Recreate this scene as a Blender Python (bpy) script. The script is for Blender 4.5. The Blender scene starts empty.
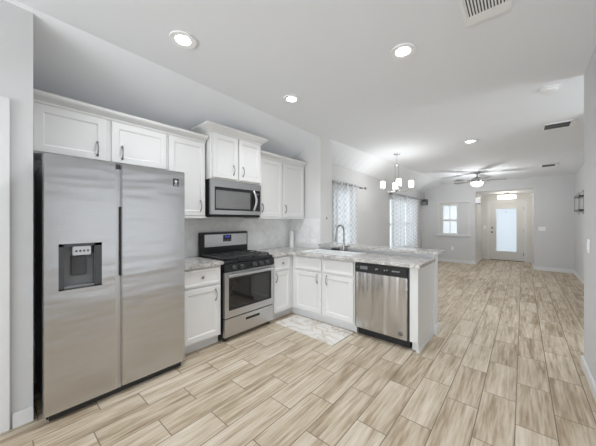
import bpy, bmesh, math, random
from mathutils import Vector, Matrix
random.seed(7)
S = bpy.context.scene
COL = S.collection
R = math.radians

# ------------------------------------------------------------------ camera
cam_d = bpy.data.cameras.new('camera')
cam = bpy.data.objects.new('camera', cam_d)
COL.objects.link(cam)
cam.location = (0, 0, 1.39)
cam.rotation_euler = (R(90), 0, R(40.65))
cam_d.sensor_width = 36
cam_d.lens = 262 * 36 / 596
cam_d.shift_y = -2.5 / 596
cam_d.clip_start = 0.02
S.camera = cam

# ------------------------------------------------------------------ world, lights, exposure
W = bpy.data.worlds.new('world')
S.world = W
W.use_nodes = True
bg = W.node_tree.nodes['Background']
bg.inputs[0].default_value = (0.93, 0.965, 1.0, 1)
bg.inputs[1].default_value = 0.40

def area(name, loc, rot, sx, sy, power, color=(1, 1, 1), spread=180):
    l = bpy.data.lights.new(name, 'AREA')
    l.shape = 'RECTANGLE'
    l.size = sx
    l.size_y = sy
    l.energy = power
    l.color = color
    l.spread = R(spread)
    o = bpy.data.objects.new(name, l)
    o.location = loc
    o.rotation_euler = rot
    COL.objects.link(o)
    return o

# daylight through the windows and entry door; rear and hall lights are added fill
area('rear_fill_light', (-1.0, -4.75, 1.15), (R(90 + 50), 0, 0), 2.4, 2.1, 96, (0.90, 0.95, 1.0))  # unseen main fill behind the camera, tilted up to lift the ceiling
area('daylight_patio_door', (0.62, 1.55, 1.10), (R(90 + 12), 0, R(90)), 1.8, 2.0, 0.9, (0.90, 0.95, 1.0))
area('hall_fill_light', (2.62, 4.2, 1.45), (R(90 + 30), 0, R(90)), 0.85, 1.25, 12, (0.90, 0.95, 1.0))  # unseen source, added to brighten the right-hand ceiling and peninsula end
area('daylight_dining_window', (-3.05, 4.62, 1.30), (R(90), 0, R(-90)), 0.85, 1.5, 2.1, (0.93, 0.97, 1.0))
area('daylight_living_window', (-3.05, 8.05, 1.30), (R(90), 0, R(-90)), 2.2, 1.5, 5.0, (0.93, 0.97, 1.0))
area('daylight_front_window', (-1.75, 10.5, 1.4), (R(90), 0, R(180)), 0.9, 1.2, 1.9, (0.95, 0.98, 1.0))
area('daylight_entry_door', (-0.44, 11.95, 1.05), (R(90), 0, R(180)), 0.7, 1.7, .6, (0.92, 0.97, 1.0))

vs = S.view_settings
vs.view_transform = 'Standard'
vs.look = 'None'
vs.gamma = 1
vs.use_curve_mapping = False
vs.exposure = 1.15

# ------------------------------------------------------------------ materials
def srgb(r, g, b):
    f = lambda c: (c / 12.92 if c <= 0.04045 else ((c + 0.055) / 1.055) ** 2.4)
    return (f(r / 255), f(g / 255), f(b / 255), 1)

class NT:
    def __init__(s, m):
        s.m = m
        s.t = m.node_tree
    def n(s, typ, **kw):
        nd = s.t.nodes.new(typ)
        for k, v in kw.items():
            setattr(nd, k, v)
        return nd
    def l(s, a, b):
        s.t.links.new(a, b)
    def math(s, op, a, b=None, c=None):
        nd = s.n('ShaderNodeMath', operation=op)
        for i, v in enumerate((a, b, c)):
            if v is None:
                continue
            if isinstance(v, (int, float)):
                nd.inputs[i].default_value = v
            else:
                s.l(v, nd.inputs[i])
        return nd.outputs[0]
    def ramp(s, fac, stops):
        nd = s.n('ShaderNodeValToRGB')
        e = nd.color_ramp.elements
        while len(e) < len(stops):
            e.new(0.5)
        for i, (p, c) in enumerate(stops):
            e[i].position = p
            e[i].color = c
        s.l(fac, nd.inputs[0])
        return nd.outputs[0]
    def mix(s, fac, a, b, mode='MIX'):
        nd = s.n('ShaderNodeMix', data_type='RGBA', blend_type=mode)
        for i, v in ((0, fac), (6, a), (7, b)):
            if isinstance(v, (int, float, tuple)):
                nd.inputs[i].default_value = v
            else:
                s.l(v, nd.inputs[i])
        return nd.outputs[2]

def mat(name, col, rough=0.5, metal=0.0, noise=0.0, nscale=8.0, bump=0.0, bscale=120.0, spec=0.5, coat=0.0):
    m = bpy.data.materials.new(name)
    m.use_nodes = True
    t = NT(m)
    b = m.node_tree.nodes['Principled BSDF']
    b.inputs['Roughness'].default_value = rough
    b.inputs['Metallic'].default_value = metal
    b.inputs['Specular IOR Level'].default_value = spec
    b.inputs['Coat Weight'].default_value = coat
    tc = t.n('ShaderNodeTexCoord')
    nz = t.n('ShaderNodeTexNoise')
    nz.inputs['Scale'].default_value = nscale
    t.l(tc.outputs['Object'], nz.inputs['Vector'])
    k = 1 - noise
    lo = (col[0] * k, col[1] * k, col[2] * k, 1)
    t.l(t.ramp(nz.outputs[0], [(0.35, lo), (0.65, col)]), b.inputs['Base Color'])
    if bump:
        n2 = t.n('ShaderNodeTexNoise')
        n2.inputs['Scale'].default_value = bscale
        t.l(tc.outputs['Object'], n2.inputs['Vector'])
        bp = t.n('ShaderNodeBump')
        bp.inputs['Strength'].default_value = bump
        bp.inputs['Distance'].default_value = 0.004
        t.l(n2.outputs[0], bp.inputs['Height'])
        t.l(bp.outputs[0], b.inputs['Normal'])
    return m

def emit(name, col, strength):
    m = bpy.data.materials.new(name)
    m.use_nodes = True
    b = m.node_tree.nodes['Principled BSDF']
    b.inputs['Base Color'].default_value = col
    b.inputs['Emission Color'].default_value = col
    b.inputs['Emission Strength'].default_value = strength
    b.inputs['Roughness'].default_value = 0.5
    return m

M = {}
M['wall'] = mat('painted_grey_wall', srgb(213, 213, 213), 0.75, noise=0.02, nscale=1.5, bump=0.12, bscale=90)
M['partition'] = mat('painted_pale_wall', srgb(225, 224, 222), 0.75, noise=0.02, nscale=1.5, bump=0.12, bscale=90)
M['foyer'] = mat('painted_warm_grey_wall', srgb(224, 223, 220), 0.75, noise=0.02, nscale=1.5, bump=0.12, bscale=90)
M['ceil'] = mat('painted_ceiling', srgb(241, 243, 246), 0.85, noise=0.015, nscale=1.2, bump=0.15, bscale=110)
M['trim'] = mat('white_trim_paint', srgb(228, 228, 228), 0.4, noise=0.01)
M['cab'] = mat('white_cabinet_lacquer', srgb(228, 227, 225), 0.38, noise=0.012, nscale=3)
M['panel'] = mat('grey_painted_end_panel', srgb(228, 227, 225), 0.5, noise=0.02, nscale=3)
M['black'] = mat('black_enamel', (0.012, 0.012, 0.013, 1), 0.28, noise=0.1)
M['blackmat'] = mat('black_matte_plastic', (0.018, 0.018, 0.019, 1), 0.55, noise=0.1)
M['iron'] = mat('cast_iron', (0.06, 0.06, 0.06, 1), 0.4, noise=0.2, nscale=60, bump=0.2, bscale=300)
M['dkgrey'] = mat('dark_grey_plastic', (0.06, 0.062, 0.066, 1), 0.4, noise=0.08)
M['grey'] = mat('grey_plastic', (0.22, 0.225, 0.235, 1), 0.4, noise=0.05)
M['nickel'] = mat('brushed_nickel', (0.33, 0.325, 0.32, 1), 0.28, 1.0, noise=0.05, nscale=40)
M['chrome'] = mat('polished_metal', (0.72, 0.72, 0.73, 1), 0.14, 1.0, noise=0.03, nscale=30)
M['bronze'] = mat('dark_metal', (0.10, 0.10, 0.10, 1), 0.35, 0.9, noise=0.1, nscale=30)
M['whiteplastic'] = mat('white_plastic', srgb(248, 248, 248), 0.4, noise=0.01)
M['porcelain'] = mat('white_sink_glaze', srgb(238, 238, 237), 0.15, noise=0.01, coat=0.3)
M['paper'] = mat('white_paper', srgb(243, 243, 241), 0.9, noise=0.02, nscale=30)
M['blade'] = mat('grey_wood_blade', srgb(112, 110, 108), 0.5, noise=0.15, nscale=14)
M['lamp'] = emit('lamp_diffuser', (1, 0.985, 0.96, 1), 6.0)
M['shade'] = emit('frosted_lamp_glass', (1, 0.975, 0.93, 1), 3.2)
M['fanlight'] = emit('frosted_bowl_glass', (1, 0.985, 0.96, 1), 3.0)
M['foyerlight'] = emit('foyer_lamp_shade', (1, 0.95, 0.86, 1), 1.1)
M['clock'] = emit('blue_clock_display', (0.16, 0.18, 0.8, 1), 0.2)
M['panelink'] = mat('pale_panel_print', srgb(200, 202, 205), 0.5)
M['dark_gap'] = mat('register_interior', (0.10, 0.10, 0.10, 1), 0.8, noise=0.1)

def steel(name, base, rough, horizontal=True, wav=0.03):
    m = bpy.data.materials.new(name)
    m.use_nodes = True
    t = NT(m)
    b = m.node_tree.nodes['Principled BSDF']
    b.inputs['Metallic'].default_value = 1.0
    tc = t.n('ShaderNodeTexCoord')
    mp = t.n('ShaderNodeMapping')
    mp.inputs['Scale'].default_value = (2, 2, 220) if horizontal else (220, 220, 2)
    t.l(tc.outputs['Object'], mp.inputs[0])
    nz = t.n('ShaderNodeTexNoise')
    nz.inputs['Scale'].default_value = 3
    nz.inputs['Detail'].default_value = 4
    t.l(mp.outputs[0], nz.inputs['Vector'])
    k = 0.93
    t.l(t.ramp(nz.outputs[0], [(0.3, (base * k, base * k, base * k * 1.01, 1)), (0.7, (base, base, base * 1.01, 1))]), b.inputs['Base Color'])
    r = t.math('MULTIPLY_ADD', nz.outputs[0], 0.1, rough - 0.05)
    t.l(r, b.inputs['Roughness'])
    mp2 = t.n('ShaderNodeMapping')
    mp2.inputs['Scale'].default_value = (1.1, 1.1, 7.0) if horizontal else (7, 7, 0.9)
    t.l(tc.outputs['Object'], mp2.inputs[0])
    n2 = t.n('ShaderNodeTexNoise')
    n2.inputs['Scale'].default_value = 1.6
    n2.inputs['Detail'].default_value = 1.0
    t.l(mp2.outputs[0], n2.inputs['Vector'])
    bp = t.n('ShaderNodeBump')
    bp.inputs['Strength'].default_value = 1.0
    bp.inputs['Distance'].default_value = wav
    t.l(n2.outputs[0], bp.inputs['Height'])
    t.l(bp.outputs[0], b.inputs['Normal'])
    return m
M['steel'] = steel('brushed_stainless', 0.58, 0.25, True, 0.006)
M['steelv'] = steel('brushed_stainless_upright', 0.60, 0.22, False, 0.016)
M['steelp'] = steel('plain_stainless', 0.60, 0.30, True, 0.002)

def glass_dark():
    m = mat('dark_oven_glass', (0.022, 0.021, 0.02, 1), 0.07, noise=0.05, spec=0.5, coat=0.3)
    return m
M['oglass'] = glass_dark()
M['mglass'] = mat('grey_microwave_glass', (0.19, 0.188, 0.185, 1), 0.14, noise=0.05, spec=0.8)

def floor_mat():
    m = bpy.data.materials.new('wood_look_tile')
    m.use_nodes = True
    t = NT(m)
    b = m.node_tree.nodes['Principled BSDF']
    g = t.n('ShaderNodeNewGeometry')
    sp = t.n('ShaderNodeSeparateXYZ')
    t.l(g.outputs['Position'], sp.inputs[0])
    PW, PL = 0.21, 0.60
    rx = t.math('DIVIDE', t.math('ADD', sp.outputs[0], 0.04 + PW * 40), PW)
    row = t.math('FLOOR', rx)
    fx = t.math('FRACT', rx)
    wn0 = t.n('ShaderNodeTexWhiteNoise', noise_dimensions='1D')
    t.l(row, wn0.inputs['W'])
    off = t.math('MULTIPLY_ADD', wn0.outputs[0], 0.3, t.math('MULTIPLY', row, 0.5))
    ry = t.math('ADD', t.math('DIVIDE', t.math('ADD', sp.outputs[1], 30.0 + 0.05), PL), off)
    cell = t.math('FLOOR', ry)
    fy = t.math('FRACT', ry)
    # distance to the joints in metres
    dx = t.math('MULTIPLY', t.math('MINIMUM', fx, t.math('SUBTRACT', 1.0, fx)), PW)
    dy = t.math('MULTIPLY', t.math('MINIMUM', fy, t.math('SUBTRACT', 1.0, fy)), PL)
    dm = t.math('MINIMUM', dx, dy)
    grout = t.math('LESS_THAN', dm, 0.0030)
    cv = t.n('ShaderNodeCombineXYZ')
    t.l(row, cv.inputs[0])
    t.l(cell, cv.inputs[1])
    wn = t.n('ShaderNodeTexWhiteNoise', noise_dimensions='2D')
    t.l(cv.outputs[0], wn.inputs['Vector'])
    mp = t.n('ShaderNodeMapping')
    mp.inputs['Scale'].default_value = (14.0, 1.1, 1.0)
    t.l(g.outputs['Position'], mp.inputs[0])
    n1 = t.n('ShaderNodeTexNoise', noise_dimensions='4D')
    n1.inputs['Scale'].default_value = 1.0
    n1.inputs['Detail'].default_value = 6
    n1.inputs['Roughness'].default_value = 0.62
    n1.inputs['Distortion'].default_value = 0.5
    t.l(mp.outputs[0], n1.inputs['Vector'])
    t.l(t.math('MULTIPLY', wn.outputs[0], 40), n1.inputs['W'])
    mp2 = t.n('ShaderNodeMapping')
    mp2.inputs['Scale'].default_value = (60.0, 4.0, 1.0)
    t.l(g.outputs['Position'], mp2.inputs[0])
    n2 = t.n('ShaderNodeTexNoise', noise_dimensions='4D')
    n2.inputs['Scale'].default_value = 1.0
    n2.inputs['Detail'].default_value = 4
    t.l(mp2.outputs[0], n2.inputs['Vector'])
    t.l(t.math('MULTIPLY', wn.outputs[0], 30), n2.inputs['W'])
    n3 = t.n('ShaderNodeTexNoise', noise_dimensions='4D')
    n3.inputs['Scale'].default_value = 1.0
    n3.inputs['Detail'].default_value = 3
    n3.inputs['Distortion'].default_value = 1.6
    mp3 = t.n('ShaderNodeMapping')
    mp3.inputs['Scale'].default_value = (24.0, 3.2, 1.0)
    t.l(g.outputs['Position'], mp3.inputs[0])
    t.l(mp3.outputs[0], n3.inputs['Vector'])
    t.l(t.math('MULTIPLY', wn.outputs[0], 25), n3.inputs['W'])
    v = t.math('ADD', t.math('MULTIPLY', n1.outputs[0], 0.56), t.math('MULTIPLY', n2.outputs[0], 0.30))
    v = t.math('ADD', v, t.math('MULTIPLY', n3.outputs[0], 0.14))
    v = t.math('ADD', v, t.math('MULTIPLY', t.math('SUBTRACT', wn.outputs[0], 0.5), 0.05))
    c = t.ramp(v, [(0.34, srgb(130, 111, 88)), (0.43, srgb(166, 148, 124)), (0.51, srgb(193, 178, 156)), (0.62, srgb(214, 202, 185))])
    c = t.mix(grout, c, srgb(122, 108, 92))
    t.l(c, b.inputs['Base Color'])
    t.l(t.math('MULTIPLY_ADD', n1.outputs[0], 0.2, 0.44), b.inputs['Roughness'])
    b.inputs['Specular IOR Level'].default_value = 0.32
    bp = t.n('ShaderNodeBump')
    bp.inputs['Strength'].default_value = 0.35
    bp.inputs['Distance'].default_value = 0.002
    h = t.math('MULTIPLY_ADD', n2.outputs[0], 0.15, t.math('SUBTRACT', 1.0, grout))
    t.l(h, bp.inputs['Height'])
    t.l(bp.outputs[0], b.inputs['Normal'])
    return m
M['floor'] = floor_mat()

def granite():
    m = bpy.data.materials.new('speckled_grey_granite')
    m.use_nodes = True
    t = NT(m)
    b = m.node_tree.nodes['Principled BSDF']
    g = t.n('ShaderNodeNewGeometry')
    n1 = t.n('ShaderNodeTexNoise'); n1.inputs['Scale'].default_value = 16; n1.inputs['Detail'].default_value = 6; n1.inputs['Distortion'].default_value = .6
    n2 = t.n('ShaderNodeTexNoise'); n2.inputs['Scale'].default_value = 80; n2.inputs['Detail'].default_value = 3
    n3 = t.n('ShaderNodeTexNoise'); n3.inputs['Scale'].default_value = 45; n3.inputs['Detail'].default_value = 2
    for n in (n1, n2, n3):
        t.l(g.outputs['Position'], n.inputs['Vector'])
    c = t.ramp(n1.outputs[0], [(0.34, srgb(168, 162, 156)), (0.5, srgb(190, 186, 181)), (0.64, srgb(214, 211, 207))])
    k = t.ramp(n2.outputs[0], [(0.34, (1, 1, 1, 1)), (0.42, (0, 0, 0, 1))])
    c = t.mix(k, c, srgb(112, 104, 98))
    k2 = t.ramp(n3.outputs[0], [(0.60, (0, 0, 0, 1)), (0.68, (1, 1, 1, 1))])
    c = t.mix(k2, c, srgb(230, 228, 225))
    t.l(c, b.inputs['Base Color'])
    b.inputs['Roughness'].default_value = 0.14
    return m
M['granite'] = granite()

def splash():
    m = bpy.data.materials.new('grey_diagonal_tile')
    m.use_nodes = True
    t = NT(m)
    b = m.node_tree.nodes['Principled BSDF']
    g = t.n('ShaderNodeNewGeometry')
    sp = t.n('ShaderNodeSeparateXYZ')
    t.l(g.outputs['Position'], sp.inputs[0])
    u = t.math('ADD', sp.outputs[0], sp.outputs[1])
    a = t.math('MULTIPLY', t.math('ADD', u, sp.outputs[2]), 0.7071 / 0.15)
    c = t.math('MULTIPLY', t.math('SUBTRACT', u, sp.outputs[2]), 0.7071 / 0.15)
    a = t.math('ADD', a, 100.0); c = t.math('ADD', c, 100.0)
    fa, fc = t.math('FRACT', a), t.math('FRACT', c)
    d = t.math('MINIMUM', t.math('MINIMUM', fa, t.math('SUBTRACT', 1.0, fa)), t.math('MINIMUM', fc, t.math('SUBTRACT', 1.0, fc)))
    gr = t.math('LESS_THAN', d, 0.014)
    cv = t.n('ShaderNodeCombineXYZ')
    t.l(t.math('FLOOR', a), cv.inputs[0]); t.l(t.math('FLOOR', c), cv.inputs[1])
    wn = t.n('ShaderNodeTexWhiteNoise', noise_dimensions='2D')
    t.l(cv.outputs[0], wn.inputs['Vector'])
    nz = t.n('ShaderNodeTexNoise'); nz.inputs['Scale'].default_value = 9; nz.inputs['Detail'].default_value = 5; nz.inputs['Distortion'].default_value = 1
    t.l(g.outputs['Position'], nz.inputs['Vector'])
    v = t.math('MULTIPLY_ADD', wn.outputs[0], 0.22, t.math('MULTIPLY', nz.outputs[0], 0.8))
    col = t.ramp(v, [(0.3, srgb(228, 228, 227)), (0.7, srgb(246, 246, 245))])
    col = t.mix(gr, col, srgb(232, 232, 230))
    t.l(col, b.inputs['Base Color'])
    b.inputs['Roughness'].default_value = 0.3
    return m
M['splash'] = splash()

def rug_mat():
    m = bpy.data.materials.new('marble_print_mat')
    m.use_nodes = True
    t = NT(m)
    b = m.node_tree.nodes['Principled BSDF']
    g = t.n('ShaderNodeNewGeometry')
    mp = t.n('ShaderNodeMapping'); mp.inputs['Scale'].default_value = (1.0, 1.9, 1); mp.inputs['Rotation'].default_value = (0, 0, .35)
    t.l(g.outputs['Position'], mp.inputs[0])
    n1 = t.n('ShaderNodeTexNoise'); n1.inputs['Scale'].default_value = 2.6; n1.inputs['Detail'].default_value = 8; n1.inputs['Distortion'].default_value = .9
    t.l(mp.outputs[0], n1.inputs['Vector'])
    v = t.math('ABSOLUTE', t.math('SUBTRACT', n1.outputs[0], 0.5))
    c = t.ramp(v, [(0.0, srgb(182, 168, 148)), (0.008, srgb(206, 197, 185)), (0.03, srgb(222, 217, 210)), (0.2, srgb(236, 233, 229))])
    t.l(c, b.inputs['Base Color'])
    b.inputs['Roughness'].default_value = 0.6
    return m
M['rug'] = rug_mat()

def curtain_mat():
    m = bpy.data.materials.new('sheer_white_curtain')
    m.use_nodes = True
    t = NT(m)
    N = m.node_tree.nodes
    b = N['Principled BSDF']
    out = N['Material Output']
    g = t.n('ShaderNodeNewGeometry')
    sp = t.n('ShaderNodeSeparateXYZ')
    t.l(g.outputs['Position'], sp.inputs[0])
    # quatrefoil-like trellis of fine grey lines
    a = t.math('SINE', t.math('MULTIPLY', sp.outputs[1], 2 * math.pi / 0.088))
    z = t.math('SINE', t.math('MULTIPLY', sp.outputs[2], 2 * math.pi / 0.115))
    d = t.math('ABSOLUTE', t.math('ADD', a, z))
    k = t.math('LESS_THAN', d, 0.26)
    c = t.mix(k, srgb(246, 247, 248), srgb(206, 210, 215))
    t.l(c, b.inputs['Base Color'])
    b.inputs['Roughness'].default_value = 0.9
    tr = t.n('ShaderNodeBsdfTranslucent')
    t.l(c, tr.inputs[0])
    tp = t.n('ShaderNodeBsdfTransparent')
    m1 = t.n('ShaderNodeMixShader'); m1.inputs[0].default_value = 0.5
    t.l(b.outputs[0], m1.inputs[1]); t.l(tr.outputs[0], m1.inputs[2])
    m2 = t.n('ShaderNodeMixShader'); m2.inputs[0].default_value = 0.28
    t.l(m1.outputs[0], m2.inputs[1]); t.l(tp.outputs[0], m2.inputs[2])
    t.l(m2.outputs[0], out.inputs['Surface'])
    return m
M['curtain'] = curtain_mat()

def frosted(name, tint):
    m = bpy.data.materials.new(name)
    m.use_nodes = True
    t = NT(m)
    N = m.node_tree.nodes
    b = N['Principled BSDF']
    b.inputs['Base Color'].default_value = tint
    b.inputs['Roughness'].default_value = 0.2
    tr = t.n('ShaderNodeBsdfTranslucent'); tr.inputs[0].default_value = tint
    tp = t.n('ShaderNodeBsdfTransparent'); tp.inputs[0].default_value = tint
    m1 = t.n('ShaderNodeMixShader'); m1.inputs[0].default_value = 0.6
    t.l(tr.outputs[0], m1.inputs[1]); t.l(tp.outputs[0], m1.inputs[2])
    m2 = t.n('ShaderNodeMixShader'); m2.inputs[0].default_value = 0.12
    t.l(m1.outputs[0], m2.inputs[1]); t.l(b.outputs[0], m2.inputs[2])
    t.l(m2.outputs[0], N['Material Output'].inputs['Surface'])
    return m
M['pane'] = frosted('window_glass', (0.93, 0.96, 0.98, 1))
M['frost'] = frosted('frosted_door_glass', (0.90, 0.945, 0.985, 1))

# ------------------------------------------------------------------ mesh helpers
K = lambda X0: (lambda u, v, d: (X0 + d, u, v))          # faces +x, u runs along y
P = lambda Y0: (lambda u, v, d: (u, Y0 - d, v))          # faces -y, u runs along x
ID = lambda x, y, z: (x, y, z)

class MB:
    def __init__(s, xf=ID):
        s.bm = bmesh.new()
        s.xf = xf
    def v(s, p):
        return s.bm.verts.new(s.xf(*p))
    def face(s, vs_):
        try:
            return s.bm.faces.new(vs_)
        except ValueError:
            return None
    def box(s, a0, a1, b0, b1, c0, c1, bev=0.0):
        vs_ = [s.v((a, b, c)) for a in (a0, a1) for b in (b0, b1) for c in (c0, c1)]
        fs = [s.face([vs_[i] for i in f]) for f in ((0, 1, 3, 2), (4, 6, 7, 5), (0, 4, 5, 1), (2, 3, 7, 6), (0, 2, 6, 4), (1, 5, 7, 3))]
        if bev:
            es = list({e for f in fs for e in f.edges})
            bmesh.ops.bevel(s.bm, geom=es, offset=bev, segments=2, affect='EDGES')
        return s
    def prism(s, pts, z0, z1):
        a = [s.v((p[0], p[1], z0)) for p in pts]
        b = [s.v((p[0], p[1], z1)) for p in pts]
        n = len(pts)
        s.face(a[::-1]); s.face(b)
        for i in range(n):
            s.face([a[i], a[(i + 1) % n], b[(i + 1) % n], b[i]])
        return s
    def rings(s, rl, cap=True):
        R_ = [[s.v(p) for p in r] for r in rl]
        n = len(R_[0])
        for a, b in zip(R_, R_[1:]):
            for i in range(n):
                s.face([a[i], a[(i + 1) % n], b[(i + 1) % n], b[i]])
        if cap:
            s.face(R_[0][::-1]); s.face(R_[-1])
        return s
    def lathe(s, c, prof, seg=20, axis='z'):
        rl = []
        for r, h in prof:
            r = max(r, 1e-4)
            ring = []
            for i in range(seg):
                a = 2 * math.pi * i / seg
                x, y = r * math.cos(a), r * math.sin(a)
                ring.append({'z': (c[0] + x, c[1] + y, c[2] + h), 'x': (c[0] + h, c[1] + x, c[2] + y), 'y': (c[0] + x, c[1] + h, c[2] + y)}[axis])
            rl.append(ring)
        return s.rings(rl)
    def tube(s, pts, r, seg=8):
        pts = [Vector(p) for p in pts]
        rl = []
        prev = None
        for i, p in enumerate(pts):
            t = (pts[min(i + 1, len(pts) - 1)] - pts[max(i - 1, 0)]).normalized()
            if prev is None:
                ref = Vector((0, 0, 1)) if abs(t.z) < 0.9 else Vector((1, 0, 0))
                nx = t.cross(ref).normalized()
            else:
                nx = (prev - t * prev.dot(t)).normalized()
            prev = nx
            ny = t.cross(nx)
            rr = r[i] if isinstance(r, (list, tuple)) else r
            rl.append([tuple(p + (nx * math.cos(2 * math.pi * k / seg) + ny * math.sin(2 * math.pi * k / seg)) * rr) for k in range(seg)])
        return s.rings(rl)
    def shaker(s, u0, u1, v0, v1, d0, t=0.02, fr=0.055, rec=0.008):
        def ring(i, d):
            return [(u0 + i, v0 + i, d), (u1 - i, v0 + i, d), (u1 - i, v1 - i, d), (u0 + i, v1 - i, d)]
        return s.rings([ring(0, d0), ring(0, d0 + t - 0.003), ring(0.003, d0 + t), ring(fr, d0 + t), ring(fr + 0.010, d0 + t - rec)])
    def build(s, name, m, parent=None, smooth=False, **props):
        bm = s.bm
        bmesh.ops.recalc_face_normals(bm, faces=bm.faces)
        co = [v.co for v in bm.verts]
        if parent is None:
            lo = Vector([min(c[i] for c in co) for i in range(3)])
            hi = Vector([max(c[i] for c in co) for i in range(3)])
            org = Vector(((lo.x + hi.x) / 2, (lo.y + hi.y) / 2, lo.z))
        else:
            org = world_org(parent)
        for v in bm.verts:
            v.co -= org
        if smooth:
            for f in bm.faces:
                f.smooth = True
            for e in bm.edges:
                if len(e.link_faces) == 2 and e.calc_face_angle(0) > R(38):
                    e.smooth = False
        me = bpy.data.meshes.new(name)
        bm.to_mesh(me)
        bm.free()
        me.materials.append(m)
        o = bpy.data.objects.new(name, me)
        COL.objects.link(o)
        if parent is None:
            o.location = org
        else:
            o.parent = parent
        for k, v in props.items():
            o[k] = v
        return o

def world_org(o):
    p = Vector(o.location)
    while o.parent:
        o = o.parent
        p = p + Vector(o.location)
    return p

def thing(name, loc, label, cat, group=None):
    o = bpy.data.objects.new(name, None)
    o.empty_display_size = 0.1
    COL.objects.link(o)
    o.location = loc
    o['label'] = label
    o['category'] = cat
    if group:
        o['group'] = group
    return o

def tag(o, label, cat, group=None):
    o['label'] = label
    o['category'] = cat
    if group:
        o['group'] = group
    return o

def struct(name, mb, m):
    return mb.build(name, m, None, kind='structure')

# ================================================================== SETTING
WX = -3.17          # kitchen wall
TILT = 0.0245       # the ceiling falls gently towards the far wall
YF = 9.95           # far wall
cz = lambda y: 2.862 - TILT * y

struct('floor', MB().box(-3.4, 2.7, -4.75, 12.0, -0.1, 0.0), M['floor'])

def ceiling():
    mb = MB()
    T = 0.12
    def poly(pts):
        a = [mb.v(p) for p in pts]
        b = [mb.v((p[0], p[1], p[2] + T)) for p in pts]
        n = len(pts)
        mb.face(a); mb.face(b[::-1])
        for i in range(n):
            mb.face([a[i], a[(i + 1) % n], b[(i + 1) % n], b[i]])
    XE = 2.7
    kz = lambda y: cz(y) - .55 * (3.4 - 2.57)
    dz = lambda y: cz(y) - (cz(y) - 2.375) / .66 * 1.33
    YA, YB = 3.62, 5.4
    st = [(-4.75, -2.57, kz(-4.75)), (YA, -2.57, kz(YA))]
    for i in range(1, 9):
        t = i / 8
        y = YA + (3.84 - YA) * t
        st.append((y, -2.57 + .10 * t, kz(y) + (dz(y) - kz(y)) * t))
    for i in range(1, 25):
        t = i / 24
        y = 3.84 + (9.0 - 3.84) * t
        st.append((y, -2.47 + .40 * min(1, 1.25 * t), dz(y)))
    st.append((YF + .1, -2.07, dz(YF + .1)))
    for (y0, x0, z0), (y1, x1, z1) in zip(st, st[1:]):
        poly([(x0, y0, cz(y0)), (x1, y1, cz(y1)), (XE, y1, cz(y1)), (XE, y0, cz(y0))])
        poly([(x0, y0, cz(y0)), (-3.4, y0, z0), (-3.4, y1, z1), (x1, y1, cz(y1))])
    return mb
struct('ceiling', ceiling(), M['ceil'])

TOP = 2.92
def wall_y(x0, x1, y0, y1, top, holes=(), mb=None):
    """wall standing along y between x0..x1 thick, with holes (ya, yb, za, zb)"""
    mb = mb or MB()
    ys = sorted({y0, y1, *[h[0] for h in holes], *[h[1] for h in holes]})
    for a, b in zip(ys, ys[1:]):
        h = [h for h in holes if h[0] <= a and h[1] >= b]
        if not h:
            mb.box(x0, x1, a, b, 0, top)
        else:
            if h[0][2] > 0:
                mb.box(x0, x1, a, b, 0, h[0][2])
            mb.box(x0, x1, a, b, h[0][3], top)
    return mb
def wall_x(y0, y1, x0, x1, top, holes=()):
    mb = MB()
    xs = sorted({x0, x1, *[h[0] for h in holes], *[h[1] for h in holes]})
    for a, b in zip(xs, xs[1:]):
        h = [h for h in holes if h[0] <= a and h[1] >= b]
        if not h:
            mb.box(a, b, y0, y1, 0, top)
        else:
            if h[0][2] > 0:
                mb.box(a, b, y0, y1, 0, h[0][2])
            mb.box(a, b, y0, y1, h[0][3], top)
    return mb

DX = -2.73
struct('wall_left', wall_y(WX - .12, WX, 0.08, 3.5, 2.56), M['wall'])
struct('wall_pantry', wall_y(-2.72, -2.60, -4.6, 0.184, TOP, [(-0.80, -0.03, 0, 2.12)]).rings([[(-3.29, y, 0), (-2.72, y, 0), (-2.72, y, 2.83), (-3.29, y, 2.52)] for y in (.08, .184)]), M['wall'])
struct('wall_partition', MB().rings([[(-3.29, 3.50, 0), (-2.52, 3.50, 0), (-2.52, 3.50, 2.80), (-3.29, 3.50, 2.42)],
                                     [(-3.29, 3.84, 0), (-2.52, 3.84, 0), (-2.52, 3.84, 2.76), (-3.29, 3.84, 2.39)]]), M['partition'])
WIN1 = (4.22, 5.02, 0.55, 2.02)
WIN2 = (6.98, 9.12, 0.55, 2.02)
struct('wall_dining', wall_y(DX - .14, DX, 3.84, YF + .1, 2.46, [WIN1, WIN2]), M['wall'])
FWIN = (-2.16, -1.34, 0.92, 1.98)
struct('wall_far', wall_x(YF, YF + .13, DX - .14, 1.16, 2.70, [FWIN, (-1.14, 0.235, 0, 2.30)]), M['wall'])
struct('wall_right', wall_y(1.02, 1.16, 4.75, YF, TOP).box(1.16, 2.6, 4.75, 4.87, 0, TOP), M['wall'])
struct('wall_hall', wall_y(2.48, 2.6, 3.54, 4.75, TOP, [(3.72, 4.66, .75, 2.15)]), M['wall'])
struct('wall_corner', wall_y(0.44, 0.56, -4.6, 3.66, TOP, [(0.65, 2.45, 0.05, 2.12)]).box(0.56, 2.48, 3.54, 3.66, 0, TOP), M['wall'])
struct('wall_back', wall_x(-4.72, -4.6, -2.72, 0.56, TOP, [(-2.25, 0.2, 0.05, 2.4)]), M['wall'])
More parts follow.
